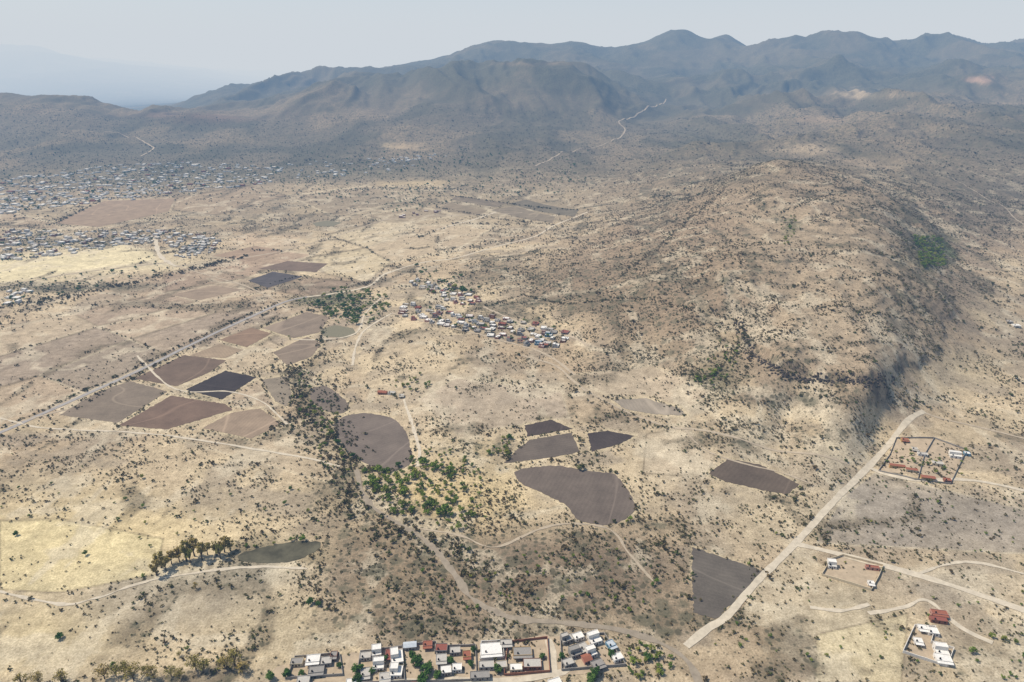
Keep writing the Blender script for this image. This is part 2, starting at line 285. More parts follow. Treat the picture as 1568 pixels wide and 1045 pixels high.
# ------------------------------------------------ terrain mesh
def mesh_np(name,co,faces,mats,smooth=False):
    me=bpy.data.meshes.new(name);k=faces.shape[1]
    me.vertices.add(len(co));me.vertices.foreach_set('co',co.astype(np.float32).ravel())
    me.loops.add(faces.size);me.loops.foreach_set('vertex_index',faces.astype(np.int32).ravel())
    me.polygons.add(len(faces));me.polygons.foreach_set('loop_start',np.arange(0,faces.size,k,dtype=np.int32))
    me.update(calc_edges=True)
    if smooth: me.polygons.foreach_set('use_smooth',np.ones(len(faces),bool))
    for m in mats: me.materials.append(m)
    return me
def link(name,me,col=None):
    o=bpy.data.objects.new(name,me);(col or scene.collection).objects.link(o);return o
idx=np.arange(NR*NC).reshape(NR,NC)
fc=np.stack([idx[:-1,:-1],idx[:-1,1:],idx[1:,1:],idx[1:,:-1]],-1).reshape(-1,4)
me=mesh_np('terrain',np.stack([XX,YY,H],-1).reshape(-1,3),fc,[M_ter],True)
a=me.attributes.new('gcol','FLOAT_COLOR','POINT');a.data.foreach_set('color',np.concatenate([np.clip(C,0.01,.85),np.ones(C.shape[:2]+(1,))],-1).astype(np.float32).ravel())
a=me.attributes.new('veg','FLOAT','POINT');a.data.foreach_set('value',VG.astype(np.float32).ravel())
link('terrain',me)
print('terrain',time.time()-T0)
# ------------------------------------------------ fields
def field_mat(i,c):
    m,nt,b=newmat('ploughed_soil');g=flat2(nd(nt,'ShaderNodeNewGeometry').outputs['Position'],nt)
    mp=nd(nt,'ShaderNodeMapping');mp.inputs['Rotation'].default_value=(0,0,random.uniform(0,3.1));nt.links.new(g,mp.inputs[0])
    wv=nd(nt,'ShaderNodeTexWave');wv.inputs['Scale'].default_value=.07;wv.inputs['Distortion'].default_value=2.5;wv.inputs['Detail'].default_value=3;nt.links.new(mp.outputs[0],wv.inputs[0])
    f=noise(nt,g,.03,6,.7);f2=noise(nt,g,.6,3,.7);base=alb(c,.74)
    o=mixc(nt,mr(nt,f,.3,.7,0,1),base*.74,base*1.3)
    o=mixc(nt,mr(nt,wv.outputs['Fac'],0,1,0,.16),o,base*.5)
    o=mixc(nt,mr(nt,f2,.45,.75,0,.4),o,base*1.6)
    mp2=nd(nt,'ShaderNodeMapping');mp2.inputs['Location'].default_value=(i*137.,i*71.,0);mp2.inputs['Scale'].default_value=(1,.35,1);nt.links.new(mp.outputs[0],mp2.inputs[0])
    f3=noise(nt,mp2.outputs[0],.009,1,.4);tr=mr(nt,math_(nt,'ABSOLUTE',math_(nt,'SUBTRACT',f3,.5)),0.0,.007,.5,0)
    o=mixc(nt,tr,o,base*1.8)
    nt.links.new(o,b.inputs['Base Color']);return m
def roughen(poly,amp,step):
    out=[];n=len(poly)
    for i in range(n):
        a=np.array(poly[i]);b_=np.array(poly[(i+1)%n]);L=np.hypot(*(b_-a));k=max(2,int(L/step))
        for j in range(k):
            p=a+(b_-a)*j/k
            out.append((p[0]+rng.normal()*amp,p[1]+rng.normal()*amp))
    return out
def chaikin(p,n=1):
    for _ in range(n):
        q=[]
        for i in range(len(p)):
            a=np.array(p[i]);b_=np.array(p[(i+1)%len(p)]);q+= [tuple(a*.82+b_*.18),tuple(a*.18+b_*.82)]
        p=q
    return p
def patch(name,poly,mat,z=.22):
    W=sv(poly)
    if len(poly)>=7: W=chaikin(W)
    Ls=sum(math.dist(W[i],W[(i+1)%len(W)]) for i in range(len(W)))
    sp=max(2.5,Ls/130);R=roughen(W,min(sp*.2,.8),sp)
    ar=np.array(R);gx=np.arange(ar[:,0].min(),ar[:,0].max(),sp);gy=np.arange(ar[:,1].min(),ar[:,1].max(),sp)
    G=np.stack(np.meshgrid(gx,gy),-1).reshape(-1,2)+rng.uniform(-.2,.2,(len(gx)*len(gy),2))*sp
    G=G[pip(G[:,0],G[:,1],R)&(dline(G[:,0],G[:,1],R+[R[0]])>sp*.5)]
    pts=[Vector(p) for p in R]+[Vector((float(p[0]),float(p[1]))) for p in G]
    r=geometry.delaunay_2d_cdt(pts,[(i,(i+1)%len(R)) for i in range(len(R))],[],1,1e-4)
    v=np.array([(p[0],p[1]) for p in r[0]]);zz=lookup(H,v[:,0],v[:,1])+z
    m=bpy.data.meshes.new(name);m.from_pydata(np.column_stack([v,zz]).tolist(),[],[list(f) for f in r[2]]);m.materials.append(mat)
    m.polygons.foreach_set('use_smooth',np.ones(len(m.polygons),bool))
    return link(name,m)
for i,(po,c) in enumerate(fields): patch('ploughed_field',po,field_mat(i,c))
M_w,nt,b=newmat('pond_water')
g=nd(nt,'ShaderNodeNewGeometry').outputs['Position'];nt.links.new(mixc(nt,mr(nt,noise(nt,g,.06,4,.6),.35,.65,0,1),(.055,.05,.03),(.12,.108,.068)),b.inputs['Base Color']);b.inputs['Roughness'].default_value=.6
M_w2=simple('pond_silt',(130,124,102),.8)
patch('pond',ponds[0],M_w,.25);patch('pond',ponds[1],M_w2,.25);patch('pond',ponds[2],M_w2,.25)
# ------------------------------------------------ roads
def road_mat(name,c):
    m,nt,b=newmat(name);g=flat2(nd(nt,'ShaderNodeNewGeometry').outputs['Position'],nt)
    f=noise(nt,g,.15,6,.7);base=alb(c,.82)
    nt.links.new(mixc(nt,mr(nt,f,.3,.7,0,1),base*.74,base*1.14),b.inputs['Base Color']);return m
M_dirt=road_mat('pale_dirt',(212,199,176));M_dirt2=road_mat('brown_dirt',(188,172,148));M_asph=road_mat('worn_asphalt',(170,164,158));M_bed=road_mat('creek_bed_gravel',(162,149,130));M_mt=road_mat('mountain_dirt',(176,162,140))
roads=[]
def ribbon(name,pl,w,mat,z=.3,j=.12):
    W=[np.array(p) for p in sv(pl)];st=max(2.5,w*.6);c=[]
    for i in range(len(W)-1):
        p0=W[max(i-1,0)];p1=W[i];p2=W[i+1];p3=W[min(i+2,len(W)-1)];k=max(2,int(np.hypot(*(p2-p1))/st))
        for q in range(k):
            t=q/k;c.append(.5*((2*p1)+(p2-p0)*t+(2*p0-5*p1+4*p2-p3)*t*t+(3*p1-p0-3*p2+p3)*t**3))
    c.append(W[-1]);c=np.array(c);d=np.gradient(c,axis=0);d/=np.hypot(d[:,0],d[:,1])[:,None]+1e-9;nn=np.stack([-d[:,1],d[:,0]],-1)
    c=c+nn*((fbm(np.arange(len(c))/9.,np.zeros(len(c)),2,int(rng.integers(99)))-.5)*j*12)[:,None]
    ww=w*(1+(fbm(np.arange(len(c))/4.,np.zeros(len(c)),3,int(rng.integers(99)))-.5)*j*9)
    K=5;L=[]
    for k in range(K):
        o=(k/(K-1)-.5)*ww
        p=c+nn*o[:,None];L.append(np.column_stack([p,lookup(H,p[:,0],p[:,1])+z]))
    co=np.stack(L,1).reshape(-1,3);ix=np.arange(len(c)*K).reshape(len(c),K)
    f=np.stack([ix[:-1,:-1],ix[1:,:-1],ix[1:,1:],ix[:-1,1:]],-1).reshape(-1,4)
    link(name,mesh_np(name,co,f,[mat],True));roads.append(([tuple(p) for p in W],w))
ribbon('paved_road',[(-120,712),(0,663),(65,634),(130,605),(235,557),(330,510),(430,465),(470,455)],7,M_asph,j=.02)
ribbon('dirt_road',[(-120,700),(0,655),(100,628)],3,M_dirt2)
ribbon('dirt_road',[(470,455),(560,440),(590,420),(650,402),(700,395),(760,378),(820,362),(850,345),(900,325)],6.5,M_dirt)
ribbon('dirt_road',[(1050,990),(1085,962),(1112,945),(1160,890),(1215,835),(1270,775),(1330,715),(1385,650),(1415,630)],6.5,M_dirt,j=.06)
ribbon('dirt_road',[(1215,832),(1280,848),(1400,880),(1480,905),(1568,935),(1680,975)],7,M_dirt,j=.08)
ribbon('dirt_road',[(1330,716),(1400,735),(1480,735),(1568,752),(1700,790)],5,M_dirt)
ribbon('dirt_track',[(1415,632),(1500,655),(1568,672),(1700,700)],4,M_dirt2)
ribbon('dirt_track',[(1300,712),(1200,692),(1080,660),(1010,650),(900,600),(850,560),(800,545)],3.5,M_dirt2)
ribbon('creek_bed',[(545,720),(560,765),(600,795),(640,820),(672,850),(700,885),(722,918),(780,945),(860,955),(950,965),(1010,985),(1050,1010),(1070,1045),(1080,1100)],5.2,M_bed,j=.2)
ribbon('dirt_track',[(0,905),(90,925),(150,915),(215,893),(290,880),(335,873),(400,868),(470,872)],2.6,M_dirt,j=.2)
ribbon('dirt_track',[(255,667),(330,678),(400,690),(470,702),(520,715)],3.5,M_dirt)
ribbon('dirt_track',[(618,612),(625,632),(634,660),(642,690),(640,715)],3.8,M_dirt)
ribbon('dirt_track',[(540,560),(545,530),(560,505),(600,480)],4,M_dirt)
ribbon('dirt_track',[(210,545),(250,585),(285,600),(350,600),(400,615),(440,650)],3,M_dirt)
ribbon('dirt_track',[(640,810),(700,820),(760,838),(820,812),(880,802),(935,812),(965,850),(1000,890)],2.6,M_dirt2,j=.2)
ribbon('dirt_track',[(450,520),(500,520),(545,510),(560,480),(585,455)],3.5,M_dirt)
ribbon('dirt_track',[(1250,745),(1180,720),(1090,695),(1050,660)],2,M_dirt2,j=.2)
ribbon('dirt_track',[(1568,880),(1480,860),(1400,880)],3,M_dirt,j=.2)
ribbon('dirt_track',[(0,640),(60,655),(150,660),(255,667)],2.8,M_dirt,j=.2)
ribbon('dirt_road',[(237,360),(243,388),(258,402),(270,408)],10,M_dirt)
ribbon('dirt_road',[(270,408),(340,400),(430,385),(520,360),(600,335),(700,330),(800,326)],6,M_dirt2)
ribbon('dirt_road',[(0,440),(120,418),(258,402)],7,M_dirt2)
ribbon('dirt_track',[(430,465),(380,440),(330,425),(270,408)],4,M_dirt2)
ribbon('dirt_road',[(740,470),(790,492),(870,515),(900,530)],5,M_dirt2)
ribbon('dirt_road',[(600,480),(680,500),(760,520),(830,540),(880,575)],4,M_dirt2)
ribbon('dirt_road',[(760,325),(746,330),(706,342),(668,352)],7,M_dirt)
ribbon('dirt_road',[(820,255),(880,232),(940,214),(957,200),(948,186),(975,176),(1005,163),(1020,152)],9,M_mt,z=1.5,j=.02)
ribbon('dirt_road',[(160,202),(190,208),(212,213),(228,222),(235,228),(215,240)],9,M_mt,z=1.5,j=.02)
ribbon('dirt_track',[(1450,270),(1480,286),(1520,310),(1568,345)],4,M_mt,z=1)
ribbon('dirt_track',[(1330,940),(1385,930),(1420,920),(1470,960),(1520,985)],4,M_dirt)
ribbon('dirt_track',[(1240,930),(1290,935),(1330,925)],3.5,M_dirt)
ribbon('village_street',[(380,1075),(560,1052),(700,1046),(790,1042),(850,1032),(870,1024),(880,1005)],7,M_dirt)
ribbon('village_street',[(858,1060),(850,1032),(845,1000),(838,980)],5,M_dirt)
print('roads',time.time()-T0)
# ------------------------------------------------ vegetation models
def leafmat(name,cols,k=.8):
    m,nt,b=newmat(name);oi=nd(nt,'ShaderNodeObjectInfo');rp=nd(nt,'ShaderNodeValToRGB');e=rp.color_ramp.elements
    while len(e)<len(cols): e.new(.5)
    for i,c in enumerate(cols):
        e[i].position=i/(len(cols)-1);e[i].color=(*alb(c,k),1)
    nt.links.new(oi.outputs['Random'],rp.inputs[0])
    tc_=nd(nt,'ShaderNodeNewGeometry').outputs['Position'];f=noise(nt,tc_,.9,3,.7)
    o=mixc(nt,1.0,rp.outputs[0],mixc(nt,mr(nt,f,.3,.7,0,1),(.6,.6,.6),(1.5,1.5,1.4)),'MULTIPLY')
    nt.links.new(o,b.inputs['Base Color']);return m
M_bark=simple('bark',(110,98,84),.6)
M_shr=leafmat('shrub_leaf',[(84,76,52),(102,88,62),(88,90,56),(110,98,70),(80,92,50),(104,90,66)],.92)
M_grn=leafmat('green_leaf',[(84,108,42),(112,128,52),(74,98,40),(138,138,62),(92,118,44)],1.05)
M_dgr=leafmat('dark_green_leaf',[(58,84,36),(74,102,44),(64,92,40),(88,112,52)],1.05)
M_euc=leafmat('dry_tree_leaf',[(142,124,70),(124,116,62),(150,130,78),(114,114,58)],1.1)
def tree_mesh(name,h,r,trunk,ncl,nlf,ls,mat,seed,flat=.7):
    R=random.Random(seed);V_=[];Fc=[];mi=[]
    def cone(p,q,r0,r1,n=5):
        p=Vector(p);q=Vector(q);d=(q-p).normalized();a=d.orthogonal().normalized();b_=d.cross(a);s=len(V_)
        for (c,rr) in((p,r0),(q,r1)):
            for i in range(n):
                t=2*math.pi*i/n;V_.append(c+a*math.cos(t)*rr+b_*math.sin(t)*rr)
        for i in range(n):
            j=(i+1)%n;Fc.append((s+i,s+j,s+n+j,s+n+i));mi.append(0)
    th=h*trunk;cone((0,0,-.6),(R.uniform(-.1,.1)*r,R.uniform(-.1,.1)*r,th),h*.035+.05,h*.02+.03)
    for c in range(ncl):
        an=R.uniform(0,6.283);rr=r*math.sqrt(R.random())*.75;zz=th+(h-th)*R.uniform(.25,.85)*(1-.35*(rr/r)**2)
        ce=Vector((math.cos(an)*rr,math.sin(an)*rr,zz))
        cone((0,0,th*.85),ce,h*.014+.02,h*.006+.01,3)
        cr=r*R.uniform(.28,.5)
        for k in range(nlf):
            d=Vector((R.gauss(0,1),R.gauss(0,1),R.gauss(0,1))).normalized()*cr*R.random()**.4;d.z*=flat
            p=ce+d;n=(d.normalized()*.8+Vector((R.gauss(0,1),R.gauss(0,1),R.gauss(0,1)+.5))).normalized()
            a=n.orthogonal().normalized();b_=n.cross(a);l=ls*R.uniform(.6,1.3);s=len(V_)
            V_.extend([p+a*l,p+b_*l*.7,p-a*l*.9,p-b_*l*.8]);Fc.append((s,s+1,s+2,s+3));mi.append(1)
    m=bpy.data.meshes.new(name);m.from_pydata([tuple(v) for v in V_],[],Fc);m.materials.append(M_bark);m.materials.append(mat)
    m.polygons.foreach_set('material_index',mi);return m
def coll(name,meshes):
    c=bpy.data.collections.new(name)
    for m in meshes: c.objects.link(bpy.data.objects.new(m.name,m))
    return c
C_shr=coll('shrub_models',[tree_mesh('shrub_model',1.5,1.15,.1,5,8,.36,M_shr,i,.7) for i in range(5)])
C_grn=coll('tree_models',[tree_mesh('tree_model',4.6,2.6,.28,9,24,.42,M_grn,20+i) for i in range(4)])
C_dgr=coll('dark_tree_models',[tree_mesh('tree_model',5.4,3.0,.25,10,26,.48,M_dgr,30+i) for i in range(4)])
def scatter(name,pts,scl,col):
    n=len(pts);me=bpy.data.meshes.new(name);me.vertices.add(n);me.vertices.foreach_set('co',np.asarray(pts,np.float32).ravel())
    a=me.attributes.new('scl','FLOAT','POINT');a.data.foreach_set('value',np.asarray(scl,np.float32))
    rv=np.zeros((n,3),np.float32);rv[:,2]=rng.uniform(0,6.28,n)
    a=me.attributes.new('rot','FLOAT_VECTOR','POINT');a.data.foreach_set('vector',rv.ravel())
    o=link(name,me);ng=bpy.data.node_groups.new(name,'GeometryNodeTree')
    ng.interface.new_socket('Geometry',in_out='INPUT',socket_type='NodeSocketGeometry');ng.interface.new_socket('Geometry',in_out='OUTPUT',socket_type='NodeSocketGeometry')
    gi=ng.nodes.new('NodeGroupInput');go=ng.nodes.new('NodeGroupOutput');ip=ng.nodes.new('GeometryNodeInstanceOnPoints')
    ci=ng.nodes.new('GeometryNodeCollectionInfo');ci.inputs['Collection'].default_value=col;ci.inputs['Separate Children'].default_value=True;ci.inputs['Reset Children'].default_value=True
    ns=ng.nodes.new('GeometryNodeInputNamedAttribute');ns.data_type='FLOAT';ns.inputs[0].default_value='scl'
    nr=ng.nodes.new('GeometryNodeInputNamedAttribute');nr.data_type='FLOAT_VECTOR';nr.inputs[0].default_value='rot'
    L=ng.links.new;L(gi.outputs[0],ip.inputs['Points']);L(ci.outputs[0],ip.inputs['Instance']);ip.inputs['Pick Instance'].default_value=True
    L(ns.outputs['Attribute'],ip.inputs['Scale']);L(nr.outputs['Attribute'],ip.inputs['Rotation']);L(ip.outputs[0],go.inputs[0])
    md=o.modifiers.new('instances','NODES');md.node_group=ng;return o
def clear_roads(x,y,m=1.0):
    ok=np.ones(len(x),bool)
    for pl,w in roads: ok&=dline(x,y,pl)>w/2+m
    return ok
def sample(n,y0,y1,tmax,pw):
    Y=(rng.random(n)*(y1**2-y0**2)+y0**2)**.5;t=rng.uniform(-tmax,tmax,n);x=t*Y
    v=lookup(VG,x,Y);cl=fbm(x/30,Y/30,4,91);p=np.clip(v*(.2+1.6*sm(.40,.66,cl)),0,1)**1.15
    k=rng.random(n)<p*pw;x,Y=x[k],Y[k]
    k=(~(lookup(FMASK.astype(float),x,Y)>.02))&clear_roads(x,Y);return x[k],Y[k]
SX=[];SY=[];SS=[]
for n,y0,y1,tm,pw,s0 in [(115000,230,1000,1.15,1,.82),(110000,1000,2100,.95,1,1.0),(80000,2100,4600,.85,1,1.5)]:
    x,y=sample(n,y0,y1,tm,pw);SX.append(x);SY.append(y);SS.append(s0*np.exp(rng.normal(0,.42,len(x))))
hed=[([(0,657),(65,629),(130,599),(235,551),(330,505),(430,461)],2.5,2,1.5),([(0,672),(130,612),(330,516),(430,471)],3.5,2,1.3),
([(450,560),(460,600),(472,640),(505,690),(530,740),(560,790),(640,825),(720,860)],.6,15,1.5),([(0,472),(120,452),(240,425),(300,412),(380,392)],2,9,2.2),([(0,490),(60,470),(140,455)],3,12,2),
([(635,640),(640,690),(600,725),(560,715),(520,690),(508,650)],3,3,1.4),([(785,715),(850,706),(895,718),(945,722),(978,780),(955,805),(880,802)],4,3,1.2),([(770,710),(812,670),(880,658),(892,690)],4,2.5,1.2),
([(975,780),(1000,820),(1040,850),(1055,890),(1055,940)],3,5,1.4),([(1055,835),(1170,872),(1110,950)],4,3,1.3),([(900,600),(1000,655),(1100,650),(1300,700)],3,6,1.4),([(345,560),(400,575),(455,560),(500,540)],4,6,1.4),
([(280,545),(206,580),(90,640)],5,2,1.2),([(256,600),(180,655)],5,2,1.1),([(395,575),(430,650),(385,675)],4,2,1.2),([(500,485),(490,545),(460,560)],4,5,1.5),([(400,500),(470,476),(503,483)],4,3,1.6),
([(560,440),(620,400),(700,383),(870,345)],4,10,1.7),([(380,445),(450,425),(520,420),(560,440)],5,4,1.6),([(640,365),(700,342),(780,345)],5,4,2),([(690,300),(780,312),(890,322)],4,4,2),([(668,318),(760,335),(850,345)],5,4,2),
([(200,400),(300,380),(440,385)],6,5,2),([(80,345),(160,305),(270,300)],6,4,2.2),([(930,610),(990,605),(1050,635)],3,5,1.5),([(650,600),(600,605),(560,590)],4,6,1.5),([(0,546),(150,501),(330,470)],7,2.5,1.3),([(150,501),(200,520),(255,545)],7,2,1.3),([(0,590),(60,575),(130,600)],7,2,1.3),
([(1115,950),(1215,845),(1325,722)],6,6,1.2),([(1420,625),(1568,665)],5,5,1.3),([(470,300),(600,285),(700,290)],4,20,2.2),([(1150,560),(1200,585),(1335,605),(1400,585)],3,6,1.0),([(0,915),(100,930),(215,900)],9,3,1.0),([(0,798),(90,795),(250,825)],12,2,1.0),([(500,360),(560,380),(600,402)],7,3,1.6),
([(740,470),(800,452),(880,466),(960,456),(1040,470),(1128,492),(1150,545)],1.6,2,1.15),([(1180,442),(1260,432),(1330,424),(1410,428)],2,3,1.15),([(1210,470),(1340,482),(1445,500)],2,3,1.15),([(1150,335),(1220,318),(1330,292)],3,4,1.4),([(1170,395),(1280,388),(1385,398)],2.5,4,1.3),([(1180,520),(1270,540),(1400,540)],3,3,1.05),([(940,430),(1010,380),(1060,330),(1110,290)],2.5,4,1.4),([(1365,310),(1390,380),(1428,432),(1466,478)],3,6,1.3),([(900,345),(990,320),(1060,285),(1150,262)],3,8,1.4),
([(1045,560),(1075,590),(1110,560),(1140,520)],1.2,8,1.3),([(560,700),(520,640),(500,585)],2,10,1.3)]
for pl,sp,jit,sc in hed:
    W=sv(pl)
    for a,b_ in zip(W[:-1],W[1:]):
        k=max(1,int(math.dist(a,b_)/sp));t=rng.random(k);x=a[0]+(b_[0]-a[0])*t+rng.normal(0,jit,k);y=a[1]+(b_[1]-a[1])*t+rng.normal(0,jit,k)
        SX.append(x);SY.append(y);SS.append(sc*np.exp(rng.normal(0,.35,k)))
x=np.concatenate(SX);y=np.concatenate(SY);s=np.concatenate(SS);ok=clear_roads(x,y,.3);x,y,s=x[ok],y[ok],s[ok]
scatter('shrubs',np.column_stack([x,y,lookup(H,x,y)]),s,C_shr);print('shrubs',len(x),time.time()-T0)
def inpoly(po,n):
    a=np.array(po);out=[]
    while len(out)<n:
        u=random.uniform(a[:,0].min(),a[:,0].max());v=random.uniform(a[:,1].min(),a[:,1].max())
        if pip(np.array([u]),np.array([v]),po)[0]: out.append(survey(u,v))
    return out
def zones(name,zs,c,base):
    P_=[];Q=[]
    for po,n,sc in zs:
        for (x,y) in inpoly(po,n): P_.append((x,y));Q.append(sc*math.exp(random.gauss(0,.3)))
    P_=np.array(P_);Q=np.array(Q);ok=clear_roads(P_[:,0],P_[:,1],2)&~(lookup(FMASK.astype(float),P_[:,0],P_[:,1])>.3);P_=P_[ok];Q=Q[ok]
    scatter(name,np.column_stack([P_,lookup(H,P_[:,0],P_[:,1])]),Q*base,c)
midA=[(625,432),(665,425),(700,443),(740,458),(722,475),(660,455)];midB=[(605,465),(660,470),(720,483),(760,488),(830,493),(870,512),(857,535),(810,530),(750,515),(690,502),(620,490)]
town1=[(0,275),(150,254),(300,246),(440,258),(410,283),(250,298),(100,316),(0,330)];town2=[(0,352),(130,355),(200,352),(340,358),(330,385),(290,392),(250,370),(100,390),(0,402)]
zones('green_trees',[([(545,740),(560,715),(640,690),(700,690),(740,715),(735,760),(745,800),(690,815),(640,790),(590,780)],190,.9),([(560,725),(620,700),(700,720),(690,790),(600,790)],90,1.15),([(745,690),(775,660),(790,670),(780,700),(750,700)],25,.8),
 ([(1060,590),(1080,550),(1110,510),(1140,520),(1130,560),(1090,600)],60,.8),([(450,465),(520,440),(590,448),(600,475),(560,500),(505,495)],180,1.2),([(375,838),(480,822),(500,832),(500,845)],14,.8),([(0,1040),(300,980),(400,1040)],5,.7),
 ([(960,980),(1030,1000),(1030,1045),(960,1040)],26,.8),([(1480,980),(1568,960),(1568,1045),(1500,1045)],9,.8),([(950,620),(1010,612),(1050,640)],12,.7),([(590,590),(640,570),(660,590),(640,610)],18,.9),
 ([(860,760),(980,770),(970,830),(900,815)],12,.6),([(1350,690),(1480,690),(1480,745),(1350,740)],30,.8),(midA,28,.9),(midB,46,.8),([(1195,330),(1220,330),(1215,370),(1195,380)],20,1),([(1398,362),(1442,366),(1448,408),(1412,412)],230,1.1),([(440,490),(520,640),(500,690),(440,560)],60,.75),([(440,600),(520,640),(560,740),(500,720)],40,.8),([(60,760),(460,740),(500,900),(100,900)],12,.6),([(0,690),(500,740),(500,800),(0,800)],26,.6),([(1200,740),(1568,690),(1568,1040),(1050,1000)],80,.5),([(640,860),(1020,830),(1010,950),(640,930)],70,.55)],C_grn,1.0)
zones('village_trees',[(town1,520,1.1),(town2,220,.85),([(480,300),(900,250),(900,290),(600,330)],200,1.2),([(420,260),(700,225),(750,250),(430,290)],220,1.2),(midB,20,.9),([(470,465),(540,450),(560,490),(510,490)],60,1.2),([(0,235),(900,225),(900,300),(0,300)],700,1.1),([(0,440),(240,400),(250,420),(0,475)],90,.9),([(630,405),(700,420),(750,450),(680,455)],40,1)],C_dgr,1.0)
eu=[tree_mesh('tree',15+2*i,4.2,.30,16,60,.5,M_euc,50+i,.9) for i in range(3)];gm=[tree_mesh('tree',7.5,4.4,.22,14,80,.5,M_dgr,60+i) for i in range(3)];dr=[tree_mesh('tree',11,4.6,.25,18,26,.42,M_euc,70+i) for i in range(2)]
def put_tree(m,u,v,s=1):
    x,y=survey(u,v);o=link('tree',m);o.location=(x,y,float(lookup(H,x,y))-.1);o.rotation_euler[2]=random.uniform(0,6);o.scale=(s,s,s*random.uniform(.9,1.1))
for u,v,s in [(240,882,1),(247,870,1.0),(254,874,.85),(263,864,1),(275,860,1.05),(286,858,1.15),(292,862,.9),(298,852,1.1),(310,858,1.0),(318,850,.9),(331,850,.95),(338,856,.8),(344,846,1.1),(353,844,1.0)]: put_tree(random.choice(eu),u,v,s*1.05)
for u,v,s in [(160,1040,1),(178,1036,.8),(192,1034,1),(205,1042,1.1),(225,1036,.8),(236,1040,.9),(262,1036,.8),(275,1040,.8),(300,1026,1.1),(312,1030,1),(345,1024,1),(360,1022,1.15),(372,1030,.9),(35,1050,.9),(60,1048,.9),(95,1046,1),(300,902,.5),(275,1005,.4)]: put_tree(random.choice(dr),u,v,s*1.2)
for u,v,s in [(92,978,.7),(415,1040,.8),(440,1036,.8),(462,1034,.6),(548,1030,1.0),(548,1044,.9),(640,1020,1.1),(655,1030,1.1),(632,1008,.8),(648,1044,1),(690,1015,.7),(762,1028,.8),(720,1020,.6),(905,1044,1),(912,1035,.9),(935,1005,.7),(990,1010,.7),(475,925,.7),(488,928,.6),(517,680,.9),(445,750,.5),(540,700,.8),(610,715,.8),(645,708,.9),(780,672,.8),(25,820,.6),(590,1012,.6),(670,1038,.8),(830,1008,.6),(725,998,.6),(860,1008,.6),(570,1030,.6),(520,1022,.5)]: put_tree(random.choice(gm),u,v,s)
